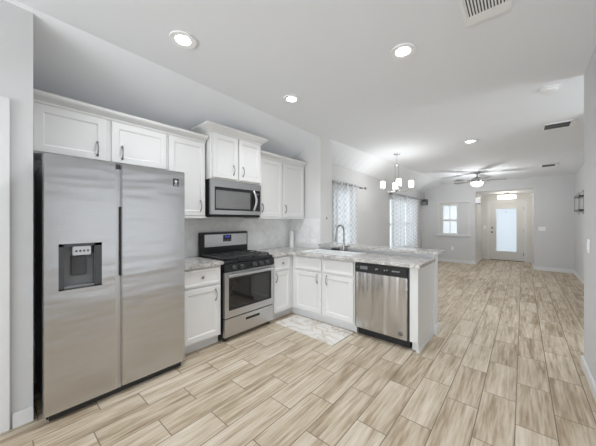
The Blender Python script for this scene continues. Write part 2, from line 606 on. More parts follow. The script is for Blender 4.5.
# entry recess behind the far wall
DOOR = (-0.90, 0.03, 0, 2.02)
YD = 11.6
struct('wall_foyer', wall_x(YD, YD + .13, -1.40, 0.62, 2.30, [DOOR])
       .box(-1.27, -1.14, YF + .13, YD, 0, 2.3).box(0.235, 0.36, YF + .13, YD, 0, 2.3), M['foyer'])
struct('ceiling_foyer', MB().box(-1.40, 0.62, YF + .131, YD + .13, 2.302, 2.42), M['ceil'])
struct('wall_peninsula', MB().box(-2.52, -0.815, 3.50, 3.66, 0, .978), M['trim'])

def base_run(name, segs):
    mb = MB()
    for (x0, x1, y0, y1) in segs:
        mb.box(x0, x1, y0, y1, 0.0, 0.085)
        cx0, cx1, cy0, cy1 = x0, x1, y0, y1
        mb.box(cx0 + .002, cx1 - .002, cy0 + .002, cy1 - .002, 0.085, 0.10)
    struct(name, mb, M['trim'])
base_run('baseboard_pantry', [(-2.60, -2.583, 0.085, 0.184), (-2.60, -2.583, -4.6, -0.90)])
base_run('baseboard_corner', [(0.422, 0.44, -4.6, 3.66), (0.422, 2.4, 3.66, 3.678)])
base_run('baseboard_right', [(1.003, 1.02, 4.75, YF)])
base_run('baseboard_far', [(0.235, 1.02, YF - .017, YF), (DX, -1.14, YF - .017, YF)])
base_run('baseboard_dining', [(DX, DX + .017, 3.84, YF)])
base_run('baseboard_foyer', [(-1.123, -0.98, YD - .017, YD), (0.11, 0.218, YD - .017, YD), (-1.14, -1.123, YF + .13, YD), (0.218, 0.235, YF + .13, YD)])
base_run('baseboard_peninsula', [(-0.815, -0.795, 3.50, 3.66), (-2.5, -0.795, 3.66, 3.678)])

# tiled backsplash strips
struct('trim_1', MB().box(WX, WX + .012, 1.20, 3.488, 0.93, 1.42).box(WX, WX + .0121, 1.66, 2.47, 1.42, 1.50), M['splash'])
struct('trim_2', MB().box(WX + .012, -2.53, 3.488, 3.50, 0.93, 1.42), M['splash'])

# pantry door and casing (only the casing edge shows)
struct('trim_3', MB().box(-2.60, -2.578, -0.03, 0.075, 0, 2.20, .004).box(-2.60, -2.578, -0.90, -0.80, 0, 2.20, .004).box(-2.60, -2.578, -0.80, -0.03, 2.12, 2.20, .004), M['trim'])
d2 = MB(K(-2.68))
d2.shaker(-0.795, -0.035, 0.01, 0.95, 0, .04, .11).shaker(-0.795, -0.035, 0.95, 2.115, 0, .04, .11)
struct('door_2', d2, M['trim'])

# foreground-right casing edge near the picture's right border
struct('trim_4', MB(), M['trim']) if False else None

# ---- windows
def window_x(name, xw, w, lights):
    """window in a wall along y; w = (y0, y1, z0, z1); xw = inner wall face"""
    y0, y1, z0, z1 = w
    mb = MB()
    f = .05
    xa, xb = xw - .11, xw - .06
    mb.box(xa, xb, y0, y0 + f, z0, z1).box(xa, xb, y1 - f, y1, z0, z1).box(xa, xb, y0, y1, z0, z0 + f).box(xa, xb, y0, y1, z1 - f, z1)
    n = lights
    for i in range(1, n):
        y = y0 + (y1 - y0) * i / n
        mb.box(xa, xb, y - .04, y + .04, z0, z1)
    zm = (z0 + z1) / 2
    mb.box(xa, xb + .01, y0, y1, zm - .03, zm + .03)
    o = struct(name, mb, M['trim'])
    for i in range(n):
        a = y0 + (y1 - y0) * i / n; b = y0 + (y1 - y0) * (i + 1) / n
        g = MB()
        for k in range(1, 3):
            y = a + (b - a) * k / 3
            g.box(xa + .012, xb - .012, y - .009, y + .009, z0 + f, z1 - f)
        for zz in (z0 + (zm - z0) * .5, zm + (z1 - zm) * .5):
            g.box(xa + .0121, xb - .0121, a + f, b - f, zz - .009, zz + .009)
        g.build('muntin', M['trim'], o)
        MB().box(xa + .022, xa + .026, a + .02, b - .02, z0 + .02, z1 - .02).build('pane', M['pane'], o)
    MB().box(xw - .06, xw + .03, y0 - .04, y1 + .04, z0 - .025, z0).build('sill', M['trim'], o)
    return o
window_x('window_1', DX, WIN1, 1)
window_x('window_2', DX, WIN2, 2)

def far_window():
    x0, x1, z0, z1 = FWIN
    mb = MB()
    c = .05
    # casing on the wall
    mb.box(x0 - c, x0, YF - .018, YF, z0 - c, z1 + c).box(x1, x1 + c, YF - .018, YF, z0 - c, z1 + c)
    mb.box(x0, x1, YF - .018, YF, z1, z1 + c)
    # sash
    ya, yb = YF + .05, YF + .09
    xr = -1.66
    mb.box(x0, x0 + .10, ya, yb, z0, z1).box(xr, xr + .05, ya, yb, z0, z1)
    mb.box(x0 + .10, xr, ya, yb, z0, z0 + .04).box(x0 + .10, xr, ya, yb, z1 - .10, z1).box(x0 + .10, xr, ya - .01, yb, 1.37, 1.43)
    o = struct('window_3', mb, M['foyer'])
    g = MB()
    xm = (x0 + .10 + xr) / 2
    g.box(xm - .011, xm + .011, ya + .01, yb - .01, z0 + .04, z1 - .10)
    g.build('muntin', M['trim'], o)
    MB().box(x0 + .10, xr, ya + .02, ya + .024, z0 + .04, z1 - .10).build('pane', M['pane'], o)
    MB().box(xr + .05, x1, ya - .01, yb, z0, z1).build('fixed_panel', M['wall'], o)
    MB().box(x0 - .09, x1 + .09, YF - .07, YF + .05, z0 - .045, z0 - .005, .006).build('sill', M['trim'], o)
far_window()

# ---- entry door
def entry_door():
    x0, x1, _, z1 = DOOR
    mb = MB(P(YD + .055))
    gx0, gx1, gz0, gz1 = -0.715, -0.165, 0.32, 1.80
    mb.box(x0, gx0, .015, z1, 0, .045).box(gx1, x1, .015, z1, 0, .045).box(gx0, gx1, .015, gz0, 0, .045).box(gx0, gx1, gz1, z1, 0, .045)
    o = struct('door_1', mb, M['foyer'])
    fr = MB(P(YD + .01))
    w = .03
    fr.box(gx0 - w, gx0, gz0 - w, gz1 + w, 0, .015).box(gx1, gx1 + w, gz0 - w, gz1 + w, 0, .015).box(gx0, gx1, gz0 - w, gz0, 0, .015).box(gx0, gx1, gz1, gz1 + w, 0, .015)
    fr.build('glass_frame', M['trim'], o)
    MB().box(gx0, gx1, YD + .028, YD + .036, gz0, gz1).build('pane', M['frost'], o)
    h = MB()
    h.lathe((-0.83, YD + .01, .98), [(.028, 0), (.028, -.012), (.012, -.02), (.012, -.045), (.026, -.05), (.028, -.065), (.015, -.078)], 14, 'y')
    h.build('door_knob', M['bronze'], o, True)
    h = MB()
    h.lathe((-0.83, YD + .01, 1.13), [(.028, 0), (.028, -.016), (.018, -.024)], 14, 'y')
    h.build('deadbolt', M['bronze'], o, True)
    for z in (.25, 1.05, 1.80):
        MB(P(YD + .01)).box(x1 - .028, x1, z - .05, z + .05, 0, .012).build('hinge', M['nickel'], o)
    MB().lathe((-.44, YD + .026, 1.68), [(.02, 0), (.02, -.01), (.006, -.014)], 10, 'y').build('suction_hook', M['grey'], o, True)
    MB().box(x0, x1, YD - .03, YD + .1, 0, .014).build('threshold', M['bronze'], o)
    c = MB(P(YD))
    c.box(x0 - .075, x0 - .002, 0, z1 + .075, 0, .018).box(x1 + .002, x1 + .075, 0, z1 + .075, 0, .018).box(x0 - .002, x1 + .002, z1 + .002, z1 + .075, 0, .018)
    struct('trim_5', c, M['trim'])
entry_door()

# ================================================================== CABINETS
def pull(parent, xf, u, v, d, L=.115, horiz=False):
    pts = []
    n = 9
    for i in range(n):
        t = i / (n - 1)
        s_ = (t - .5) * L
        dd = d + .028 * math.sin(math.pi * t) ** .6 if 0 < t < 1 else d
        pts.append((u + s_, v, dd) if horiz else (u, v + s_, dd))
    mb = MB(xf)
    r = [.0055 if 0 < i < n - 1 else .009 for i in range(n)]
    r[n // 2] = .0045
    mb.tube(pts, r, 8)
    for s_ in (-.5, .5):
        c = (u + s_ * L, v, d) if horiz else (u, v + s_ * L, d)
        mb.box(c[0] - .009, c[0] + .009, c[1] - .009, c[1] + .009, d, d + .006, .002)
    return mb.build('handle', M['nickel'], parent, True)

def knob(parent, xf, u, v, d):
    mb = MB(xf)
    rl = []
    for r, h in [(.007, 0), (.006, .012), (.015, .016), (.0165, .022), (.012, .028), (.002, .030)]:
        rl.append([(u + r * math.cos(2 * math.pi * i / 14), v + r * math.sin(2 * math.pi * i / 14), d + h) for i in range(14)])
    mb.rings(rl)
    return mb.build('knob', M['nickel'], parent, True)

def crown(parent, X, y0, y1, z, h, left, right):
    """stepped crown moulding; left/right: 1 where the end is exposed"""
    rl = []
    for dz, off in [(0, .004), (.012, .012), (.02, .012), (.028, .022), (h - .030, .058), (h - .020, .068), (h, .072)]:
        ya, yb = y0 - off * left, y1 + off * right
        rl.append([(WX + .003, ya, z + dz), (X + off, ya, z + dz), (X + off, yb, z + dz), (WX + .003, yb, z + dz)])
    MB().rings(rl).build('crown_moulding', M['cab'], parent)

UF = -2.86   # face of upper boxes; doors add .02
# over-fridge cabinet
c = thing('wall_cabinet', (-3.0, .71, 1.92), 'short two-door white wall cabinet directly above the refrigerator', 'cabinet', 'white kitchen wall cabinets')
MB().box(WX + .003, UF, .19, 1.197, 1.915, 2.303).build('body', M['cab'], c)
for (a, b, hu) in ((.20, .66, .600), (.705, 1.187, .787)):
    d = MB(K(UF)).shaker(a, b, 1.925, 2.295, .001).build('door', M['cab'], c)
    pull(d, K(UF), hu, 2.02, .021)
crown(c, UF + .002, .19, 1.199, 2.300, .078, 0, 0)
# tall single-door cabinet
c = thing('wall_cabinet', (-3.0, 1.415, 1.42), 'tall single-door white wall cabinet between refrigerator and microwave', 'cabinet', 'white kitchen wall cabinets')
MB().box(WX + .003, UF, 1.20, 1.64, 1.42, 2.303).build('body', M['cab'], c)
d = MB(K(UF)).shaker(1.213, 1.63, 1.445, 2.295, .001).build('door', M['cab'], c)
pull(d, K(UF), 1.57, 1.56, .021)
crown(c, UF + .002, 1.20, 1.64, 2.300, .078, 0, 0)
MB(K(UF)).box(1.20, 1.64, 1.418, 1.440, 0, .022).build('light_rail', M['cab'], c)
# microwave cabinet: deeper and taller
MF = -2.785
c = thing('wall_cabinet', (-2.98, 2.065, 1.90), 'deeper raised white two-door wall cabinet above the microwave', 'cabinet', 'white kitchen wall cabinets')
MB().box(WX + .003, MF, 1.658, 2.44, 1.885, 2.445).build('body', M['cab'], c)
for (a, b, hu) in ((1.69, 2.038, 1.975), (2.062, 2.42, 2.122)):
    d = MB(K(MF)).shaker(a, b, 1.905, 2.43, .001).build('door', M['cab'], c)
    pull(d, K(MF), hu, 2.02, .021)
crown(c, MF + .002, 1.658, 2.44, 2.435, .09, 1, 1)
# right cabinet
c = thing('wall_cabinet', (-3.0, 2.985, 1.42), 'white two-door wall cabinet right of the microwave ending at the partition', 'cabinet', 'white kitchen wall cabinets')
MB().box(WX + .003, UF, 2.445, 3.484, 1.42, 2.30).build('body', M['cab'], c)
for (a, b, hu) in ((2.475, 2.925, 2.52), (2.955, 3.465, 3.005)):
    d = MB(K(UF)).shaker(a, b, 1.445, 2.285, .001).build('door', M['cab'], c)
    pull(d, K(UF), hu, 1.57, .021)
crown(c, UF + .002, 2.445, 3.484, 2.295, .080, 0, 0)
MB(K(UF)).box(2.445, 3.484, 1.418, 1.440, 0, .022).build('light_rail', M['cab'], c)

# base cabinets
BF = -2.59
c = thing('base_cabinet', (-2.9, 1.44, 0), 'white base cabinet with one drawer and one door left of the range', 'cabinet', 'white kitchen base cabinets')
MB().box(WX + .003, BF, .0 + 1.205, 1.675, .105, .895).build('body', M['cab'], c)
MB().box(WX + .003, BF - .07, 1.205, 1.685, 0, .104).build('toe_kick', M['trim'], c)
d = MB(K(BF)).shaker(1.225, 1.655, .70, .875, .001, fr=.022, rec=.004).build('drawer', M['cab'], c)
knob(d, K(BF), 1.44, .79, .021)
d = MB(K(BF)).shaker(1.225, 1.655, .125, .675, .001).build('door', M['cab'], c)
pull(d, K(BF), 1.60, .575, .021)

c = thing('base_cabinet', (-2.9, 2.7, 0), 'narrow white corner base cabinet right of the range with one drawer', 'cabinet', 'white kitchen base cabinets')
MB().box(WX + .003, BF, 2.475, 3.484, .105, .895).build('body', M['cab'], c)
MB().box(WX + .003, BF - .07, 2.475, 3.484, 0, .104).build('toe_kick', M['trim'], c)
d = MB(K(BF)).shaker(2.495, 2.815, .70, .875, .001, fr=.022, rec=.004).build('drawer', M['cab'], c)
knob(d, K(BF), 2.655, .79, .021)
d = MB(K(BF)).shaker(2.495, 2.815, .125, .675, .001, fr=.05).build('door', M['cab'], c)
pull(d, K(BF), 2.53, .60, .021)

PF = 2.895
c = thing('sink_base_cabinet', (-2.06, 3.2, 0), 'wide white two-door base cabinet under the sink beside the dishwasher', 'cabinet', 'white kitchen base cabinets')
MB().box(-2.588, -1.565, PF, 3.49, .105, .70).box(-2.588, -1.565, PF, PF + .02, .70, .895).box(-1.59, -1.565, PF + .02, 3.49, .70, .895).build('body', M['cab'], c)
MB().box(-2.66, -1.565, PF + .05, 3.49, 0, .104).build('toe_kick', M['trim'], c)
for (a, b, hu) in ((-2.53, -2.06, -2.125), (-2.03, -1.58, -1.97)):
    MB(P(PF)).shaker(a, b, .70, .875, .001, fr=.022, rec=.004).build('false_drawer_front', M['cab'], c)
    d = MB(P(PF)).shaker(a, b, .125, .675, .001).build('door', M['cab'], c)
    pull(d, P(PF), hu, .60, .021)

c = thing('end_panel', (-.87, 3.2, 0), 'pale grey end panel with white front stile closing the peninsula beside the dishwasher', 'cabinet panel')
MB().box(-.852, -.83, PF + .01, 3.497, .0, .895).build('side_panel', M['panel'], c)
MB().box(-.912, -.829, PF - .012, PF + .01, .105, .895).build('front_stile', M['cab'], c)
MB().box(-.905, -.852, PF + .05, PF + .07, 0, .105).build('toe_kick', M['trim'], c)
MB().box(-.83, -.821, PF + .012, 3.48, 0, .025, .002).build('shoe_moulding', M['trim'], c)

# ================================================================== COUNTERTOPS
o = MB().box(WX + .013, -2.545, 1.203, 1.688, .897, .932, .004).build('countertop', M['granite'])
tag(o, 'short grey speckled granite countertop between refrigerator and range', 'countertop')
SX0, SX1, SY0, SY1 = -2.46, -1.66, 2.98, 3.34
mb = MB()
cy0, cy1 = 2.835, 3.487
def slab(mb, x0, x1, y0, y1):
    mb.box(x0, x1, y0, y1, .897, .932)
xs = [WX + .013, -2.545, SX0, SX1, -.80]
# one continuous slab built from a vertex grid with the sink opening left out
gx = [WX + .013, -2.545, SX0, SX1, -.80]
gy = [2.472, cy0, SY0, SY1, cy1]
solid = lambda i, j: (i == 0) or (i > 0 and j >= 1 and not (i == 2 and j == 2))
vt = {}
def gv(i, j, k):
    if (i, j, k) not in vt:
        vt[(i, j, k)] = mb.v((gx[i], gy[j], (.897, .932)[k]))
    return vt[(i, j, k)]
for i in range(4):
    for j in range(4):
        if not solid(i, j):
            continue
        for k in (0, 1):
            mb.face([gv(i, j, k), gv(i + 1, j, k), gv(i + 1, j + 1, k), gv(i, j + 1, k)])
        for (di, dj, e) in ((-1, 0, ((i, j), (i, j + 1))), (1, 0, ((i + 1, j), (i + 1, j + 1))), (0, -1, ((i, j), (i + 1, j))), (0, 1, ((i, j + 1), (i + 1, j + 1)))):
            a, b = i + di, j + dj
            if not (0 <= a < 4 and 0 <= b < 4 and solid(a, b)):
                (p, q), (r_, s_) = e
                mb.face([gv(p, q, 0), gv(r_, s_, 0), gv(r_, s_, 1), gv(p, q, 1)])
o = mb.build('countertop', M['granite'])
tag(o, 'long grey speckled granite countertop wrapping the corner and holding the sink', 'countertop')
o = MB().box(-2.518, -.765, 3.43, 3.80, .98, 1.01, .004).build('bar_top', M['granite'])
tag(o, 'raised narrow granite bar top along the peninsula half wall', 'countertop')

# ---- sink
c = thing('kitchen_sink', (-2.04, 3.18, .72), 'white rectangular kitchen sink set into the peninsula countertop', 'sink')
mb = MB()
e = .0225
def rr(x0, x1, y0, y1, z): return [(x0, y0, z), (x1, y0, z), (x1, y1, z), (x0, y1, z)]
mb.rings([rr(SX0 - .02, SX1 + .02, SY0 - .02, SY1 + .02, .934), rr(SX0 - .018, SX1 + .018, SY0 - .018, SY1 + .018, .941),
          rr(SX0 + .012, SX1 - .012, SY0 + .012, SY1 - .012, .941), rr(SX0 + .02, SX1 - .02, SY0 + .02, SY1 - .02, .934),
          rr(SX0 + .035, SX1 - .035, SY0 + .035, SY1 - .035, .735), rr(SX0 + .004, SX1 - .004, SY0 + .004, SY1 - .004, .725), rr(SX0 + .002, SX1 - .002, SY0 + .002, SY1 - .002, .933)], cap=False)
bmf = mb
mb.face([mb.v(p) for p in rr(SX0 + .035, SX1 - .035, SY0 + .035, SY1 - .035, .735)])
mb.build('basin', M['porcelain'], c)
MB().lathe((-2.04, 3.18, .736), [(.045, 0), (.045, .003), (.03, .004), (.02, .001)], 16).build('drain', M['chrome'], c, True)

# ---- faucet
c = thing('faucet', (-2.02, 3.400, .932), 'brushed metal gooseneck faucet standing behind the white sink', 'faucet')
MB().lathe((-2.02, 3.400, .9325), [(.028, 0), (.028, .008), (.022, .014), (.020, .10), (.018, .11)], 16).build('base', M['nickel'], c, True)
pts = [(-2.02, 3.400, 1.04), (-2.02, 3.400, 1.20)]
for i in range(0, 11):
    a = math.pi * i / 10 * 1.02
    pts.append((-2.02 - .02 * (1 - math.cos(a)) / 2, 3.400 - .085 * (1 - math.cos(a)), 1.235 + .085 * math.sin(a)))
pts.append((-2.045, 3.227, 1.17))
MB().tube(pts, .0125, 12).build('spout', M['nickel'], c, True)
MB().tube([(-2.045, 3.227, 1.175), (-2.046, 3.222, 1.13), (-2.047, 3.215, 1.085)], [.016, .018, .019], 12).build('spray_head', M['nickel'], c, True)
MB().tube([(-2.005, 3.400, 1.0), (-1.97, 3.395, 1.005), (-1.915, 3.39, 1.03)], [.012, .008, .006], 8).build('lever', M['nickel'], c, True)

# ---- small items on the counter
c = thing('paper_towel_roll', (-3.05, 3.38, .932), 'slim white paper towel roll standing upright in the counter corner', 'paper towel')
MB().lathe((-3.05, 3.38, .9325), [(.045, 0), (.045, .008), (.042, .01)], 18).build('stand_base', M['whiteplastic'], c, True)
MB().lathe((-3.05, 3.38, .943), [(.008, 0), (.036, .001), (.036, .26), (.012, .261)], 18).build('roll', M['paper'], c, True)
MB().lathe((-3.05, 3.38, 1.204), [(.008, 0), (.008, .03), (.012, .035), (.004, .045)], 10).build('finial', M['whiteplastic'], c, True)
o = MB().box(-2.25, -2.13, 3.40, 3.46, .932, .96, .006).build('soap_dish', M['bronze'])
tag(o, 'low dark soap dish on the countertop left of the faucet', 'soap dish')

# ---- rug
mb = MB()
mb.prism([(-2.55, 2.50), (-1.60, 2.445), (-1.585, 2.90), (-2.53, 2.90)], 0.0005, .010)
o = mb.build('kitchen_mat', M['rug'])
tag(o, 'marble print floor mat lying in front of the sink cabinet', 'mat')

# ================================================================== REFRIGERATOR
def fridge():
    FX = -2.43
    o = thing('refrigerator', (-2.8, .7, 0), 'large stainless steel side-by-side refrigerator with ice and water dispenser', 'refrigerator')
    MB().box(WX + .02, FX - .085, .236, 1.18, .06, 1.81, .006).build('body', M['grey'], o)
    MB().box(WX + .05, FX - .035, .25, 1.165, 0.012, .06).build('base_grille', M['blackmat'], o)
    MB().box(FX - .083, FX - .03, .625, .675, .05, 1.80).build('handle_channel', M['steelp'], o)
    # freezer door with a real recess
    y0, y1, z0, z1 = .222, .628, .065, 1.845
    a0, a1, b0, b1 = .295, .540, .90, 1.225
    xb, xf_ = FX - .08, FX
    mb = MB()
    bev = .006
    ys = [y0, a0, a1, y1]; zs = [z0, b0, b1, z1]
    vt = {}
    def gv(i, j):
        if (i, j) not in vt:
            yy, zz = ys[i], zs[j]
            xx = xf_
            vt[(i, j)] = mb.v((xx, yy, zz))
        return vt[(i, j)]
    for i in range(3):
        for j in range(3):
            if i == 1 and j == 1:
                continue
            mb.face([gv(i, j), gv(i + 1, j), gv(i + 1, j + 1), gv(i, j + 1)])
    # recess walls
    rec = .065
    inner = {(i, j): mb.v((xf_ - rec, ys[i], zs[j])) for i in (1, 2) for j in (1, 2)}
    loop = [(1, 1), (2, 1), (2, 2), (1, 2)]
    for p, q in zip(loop, loop[1:] + loop[:1]):
        mb.face([gv(*p), gv(*q), inner[q], inner[p]])
    mb.face([inner[p] for p in loop])
    back = {}
    per = [(0, 0), (1, 0), (2, 0), (3, 0), (3, 1), (3, 2), (3, 3), (2, 3), (1, 3), (0, 3), (0, 2), (0, 1)]
    for p in per:
        back[p] = mb.v((xb, ys[p[0]], zs[p[1]]))
    for p, q in zip(per, per[1:] + per[:1]):
        mb.face([gv(*p), gv(*q), back[q], back[p]])
    mb.face([back[p] for p in per])
    d1 = mb.build('freezer_door', M['steel'], o)
    # dispenser pieces
    dm = MB()
    t = .006
    dm.box(FX - .063, FX + .002, a0, a0 + .028, b0, b1).box(FX - .063, FX + .002, a1 - .045, a1, b0, b1)
    dm.box(FX - .063, FX + .002, a0, a1, b1 - .02, b1).box(FX - .063, FX + .002, a0, a1, b0, b0 + .012)
    dm.build('dispenser_frame', M['dkgrey'], d1)
    MB().box(FX - .062, FX - .056, a0 + .028, a1 - .045, b0 + .012, b1 - .02).build('dispenser_back', M['grey'], d1)
    MB().box(FX - .058, FX - .004, a0 + .075, a1 - .065, b1 - .085, b1 - .022, .004).build('dispenser_head', M['steelp'], d1)
    MB().box(FX - .056, FX - .035, a0 + .07, a1 - .085, b0 + .09, b1 - .09, .006).build('dispenser_paddle', M['dkgrey'], d1)
    MB().box(FX - .055, FX - .002, a0 + .03, a1 - .047, b0 + .012, b0 + .022).build('drip_tray', M['grey'], d1)
    ln = MB()
    for k in range(4):
        y = a0 + .09 + k * .022
        ln.box(FX - .004, FX - .0030, y, y + .012, b1 - .062, b1 - .048)
    ln.build('dispenser_buttons', M['dkgrey'], d1)
    # refrigerator door
    d2 = MB().box(FX - .08, FX, .672, 1.185, .065, 1.845, .006).build('refrigerator_door', M['steel'], o)
    # door badge: dark square with a pale emblem and two lines below
    b = MB().box(FX, FX + .002, 1.075, 1.125, 1.705, 1.775).build('badge', M['blackmat'], d2, label='small dark square badge with pale emblem')
    e = MB()
    e.lathe((FX + .002, 1.10, 1.750), [(.013, 0), (.013, .001), (.001, .0012)], 8, 'x')
    e.box(FX + .002, FX + .003, 1.095, 1.105, 1.728, 1.740)
    for z in (1.718, 1.711):
        e.box(FX + .002, FX + .003, 1.083, 1.117, z, z + .0035)
    # third level is the deepest allowed, so the print is part of the door beside the badge
    e.build('badge_print', M['panelink'], d2)
    g = MB()
    g.box(FX - .0795, FX - .0005, .632, .636, .9, 1.50)
    MB().box(FX - .03, FX - .012, .660, .669, .95, 1.50).build('handle_grip', M['blackmat'], o)
    for y in (.25, 1.13):
        MB().box(FX - .19, FX - .03, y - .025, y + .045, 1.811, 1.85, .004).build('hinge_cover', M['dkgrey'], o)
    for y in (.26, 1.14):
        MB().lathe((FX - .10, y, 0), [(.02, 0), (.02, .035)], 10).build('foot', M['blackmat'], o, True)
fridge()

# ================================================================== RANGE
def gas_range():
    y0, y1 = 1.70, 2.465
    X = -2.592
    o = thing('gas_range', (-2.88, 2.08, 0), 'stainless steel and black freestanding gas range between two base cabinets', 'stove')
    MB().box(WX + .02, X, y0, y1, .05, .895, .004).build('body', M['black'], o)
    # cooktop
    MB().box(-3.10, X + .02, y0 - .002, y1 + .002, .895, .922, .006).build('cooktop', M['black'], o)
    # control panel leaning back a little
    cp = MB()
    cp.rings([[(X, y0, .80), (X + .055, y0, .805), (X + .045, y0, .888), (X, y0, .895)], [(X, y1, .80), (X + .055, y1, .805), (X + .045, y1, .888), (X, y1, .895)]])
    cpo = cp.build('control_panel', M['black'], o)
    for y in (1.82, 1.93, 2.12, 2.23, 2.335):
        kb = MB()
        kb.lathe((X + .05, y, .845), [(.027, 0), (.027, .008), (.022, .012), (.020, .034), (.016, .037)], 16, 'x')
        kb.box(X + .085, X + .092, y - .004, y + .004, .827, .863)
        kb.build('burner_knob', M['dkgrey'], o, True)
    # oven door
    dz0, dz1 = .275, .795
    d = MB()
    wy0, wy1, wz0, wz1 = y0 + .058, y1 - .045, .355, .728
    d.box(X, X + .042, y0 + .004, wy0, dz0, dz1).box(X, X + .042, wy1, y1 - .004, dz0, dz1).box(X, X + .042, wy0, wy1, dz0, wz0).box(X, X + .042, wy0, wy1, wz1, dz1)
    do = d.build('oven_door', M['steelp'], o)
    MB().box(X + .004, X + .040, wy0, wy1, wz0, wz1).build('oven_window', M['oglass'], do)
    fr = MB()
    w = .022
    fr.box(X + .04, X + .0445, wy0, wy0 + w, wz0, wz1).box(X + .04, X + .0445, wy1 - w, wy1, wz0, wz1).box(X + .04, X + .0445, wy0 + w, wy1 - w, wz0, wz0 + w).box(X + .04, X + .0445, wy0 + w, wy1 - w, wz1 - w, wz1)
    fr.build('window_border', M['black'], do)
    h = MB()
    h.tube([(X + .085 + .012 * math.sin(math.pi * i / 10), y0 + .02 + (y1 - y0 - .04) * i / 10, .762) for i in range(11)], .015, 10)
    for y in (y0 + .045, y1 - .045):
        h.box(X + .042, X + .085, y - .012, y + .012, .750, .774)
    h.build('oven_handle', M['steelp'], do, True)
    # drawer
    dr = MB().box(X, X + .04, y0 + .004, y1 - .004, .055, .262, .003).build('drawer', M['steelp'], o)
    MB().box(X + .038, X + .0425, 2.00, 2.22, .185, .215, .002).build('drawer_grip', M['black'], dr)
    for y in (y0 + .04, y1 - .04):
        for x in (X - .02, WX + .10):
            MB().lathe((x, y, 0), [(.02, 0), (.02, .052)], 10).build('foot', M['blackmat'], o, True)
    # backguard
    MB().box(WX + .02, -3.085, y0 + .01, y1 - .01, .90, 1.235, .008).build('backguard', M['black'], o)
    bf = MB().box(-3.086, -3.078, y0 + .06, y1 - .035, 1.045, 1.205, .002).build('backguard_face', M['steelp'], o)
    MB().box(-3.079, -3.074, 2.03, 2.16, 1.105, 1.195, .002).build('display_panel', M['black'], bf)
    sg = MB()
    for k in range(4):
        ya = 2.058 + k * .018 + (.006 if k > 1 else 0)
        sg.box(-3.0742, -3.0730, ya, ya + .012, 1.158, 1.162).box(-3.0742, -3.0730, ya, ya + .003, 1.158, 1.182).box(-3.0742, -3.0730, ya + .009, ya + .012, 1.158, 1.182).box(-3.0742, -3.0730, ya, ya + .012, 1.178, 1.182)
    sg.build('clock_digits', M['clock'], bf)
    bt = MB()
    for k in range(5):
        bt.box(-3.0742, -3.0730, 2.045 + k * .022, 2.058 + k * .022, 1.118, 1.128)
    bt.build('touch_buttons', M['grey'], bf)
    # burners and grates
    for (bx, by) in ((-2.74, 1.87), (-2.74, 2.29), (-2.96, 1.87), (-2.96, 2.29), (-2.85, 2.08)):
        MB().lathe((bx, by, .922), [(.055, 0), (.055, .006), (.036, .008), (.036, .018), (.010, .02)], 16).build('burner', M['iron'], o, True)
    for (ga, gb) in ((1.715, 1.955), (1.965, 2.195), (2.205, 2.445)):
        g = MB()
        zt = .958
        r = .007
        xa, xb = -3.06, -2.63
        for y in (ga, gb):
            g.box(xa, xb, y - r, y + r, zt - .012, zt)
        for x in (xa, (xa + xb) / 2, xb):
            g.box(x - r, x + r, ga, gb, zt - .0121, zt - .0001)
        ym = (ga + gb) / 2
        g.box(xa, xb, ym - r, ym + r, zt - .0119, zt + .0001)
        for bx in (-2.74, -2.96):
            g.box(bx - r, bx + r, ga, gb, zt - .0118, zt + .0002)
        for x in (xa + .01, xb - .01):
            for y in (ga, gb):
                g.box(x - .008, x + .008, y - .0075, y + .0075, .922, zt - .005)
        g.build('grate', M['iron'], o)
gas_range()

# ================================================================== MICROWAVE
def microwave():
    y0, y1, z0, z1 = 1.662, 2.448, 1.445, 1.883
    X = -2.81
    o = thing('microwave', (-2.98, 2.07, z0), 'stainless over-the-range microwave with dark window under the raised cabinet', 'microwave')
    MB().box(WX + .014, X, y0, y1, z0, z1 - .001).build('body', M['blackmat'], o)
    fm = MB()
    wy0, wy1, wz0, wz1 = y0 + .055, y1 - .018, z0 + .07, z1 - .085
    fm.box(X, X + .03, y0, wy0, z0 + .02, z1 - .004).box(X, X + .03, wy1, y1, z0 + .02, z1 - .004).box(X, X + .03, wy0, wy1, z0 + .02, wz0).box(X, X + .03, wy0, wy1, wz1, z1 - .004)
    fm.build('front_frame', M['steelp'], o)
    d = MB().box(X, X + .024, wy0, wy1 - .135, wz0, wz1).build('door', M['black'], o)
    MB().box(X + .02, X + .027, wy0 + .018, wy1 - .175, wz0 + .022, wz1 - .04).build('door_window', M['mglass'], d)
    cp = MB().box(X, X + .024, wy1 - .132, wy1, wz0, wz1).build('control_panel', M['black'], o)
    for r_ in range(5):
        for c_ in range(3):
            MB().box(X + .024, X + .0252, wy1 - .085 + c_ * .025, wy1 - .070 + c_ * .025, wz0 + .02 + r_ * .035, wz0 + .032 + r_ * .035).build('key', M['dkgrey'], cp)
    MB().box(X + .024, X + .0252, wy1 - .085, wy1 - .02, wz1 - .055, wz1 - .04).build('display', M['grey'], cp)
    h = MB()
    hy = wy1 - .115
    h.tube([(X + .03 + .04 * math.sin(math.pi * i / 10), hy + .012 * math.sin(math.pi * i / 10), wz0 + .012 + (wz1 - wz0 - .024) * i / 10) for i in range(11)], .016, 10)
    h.build('handle', M['steelp'], d, True)
    MB().box(X - .25, X + .02, y0 + .01, y1 - .01, z0 - .012, z0).build('vent_grille', M['blackmat'], o)
microwave()

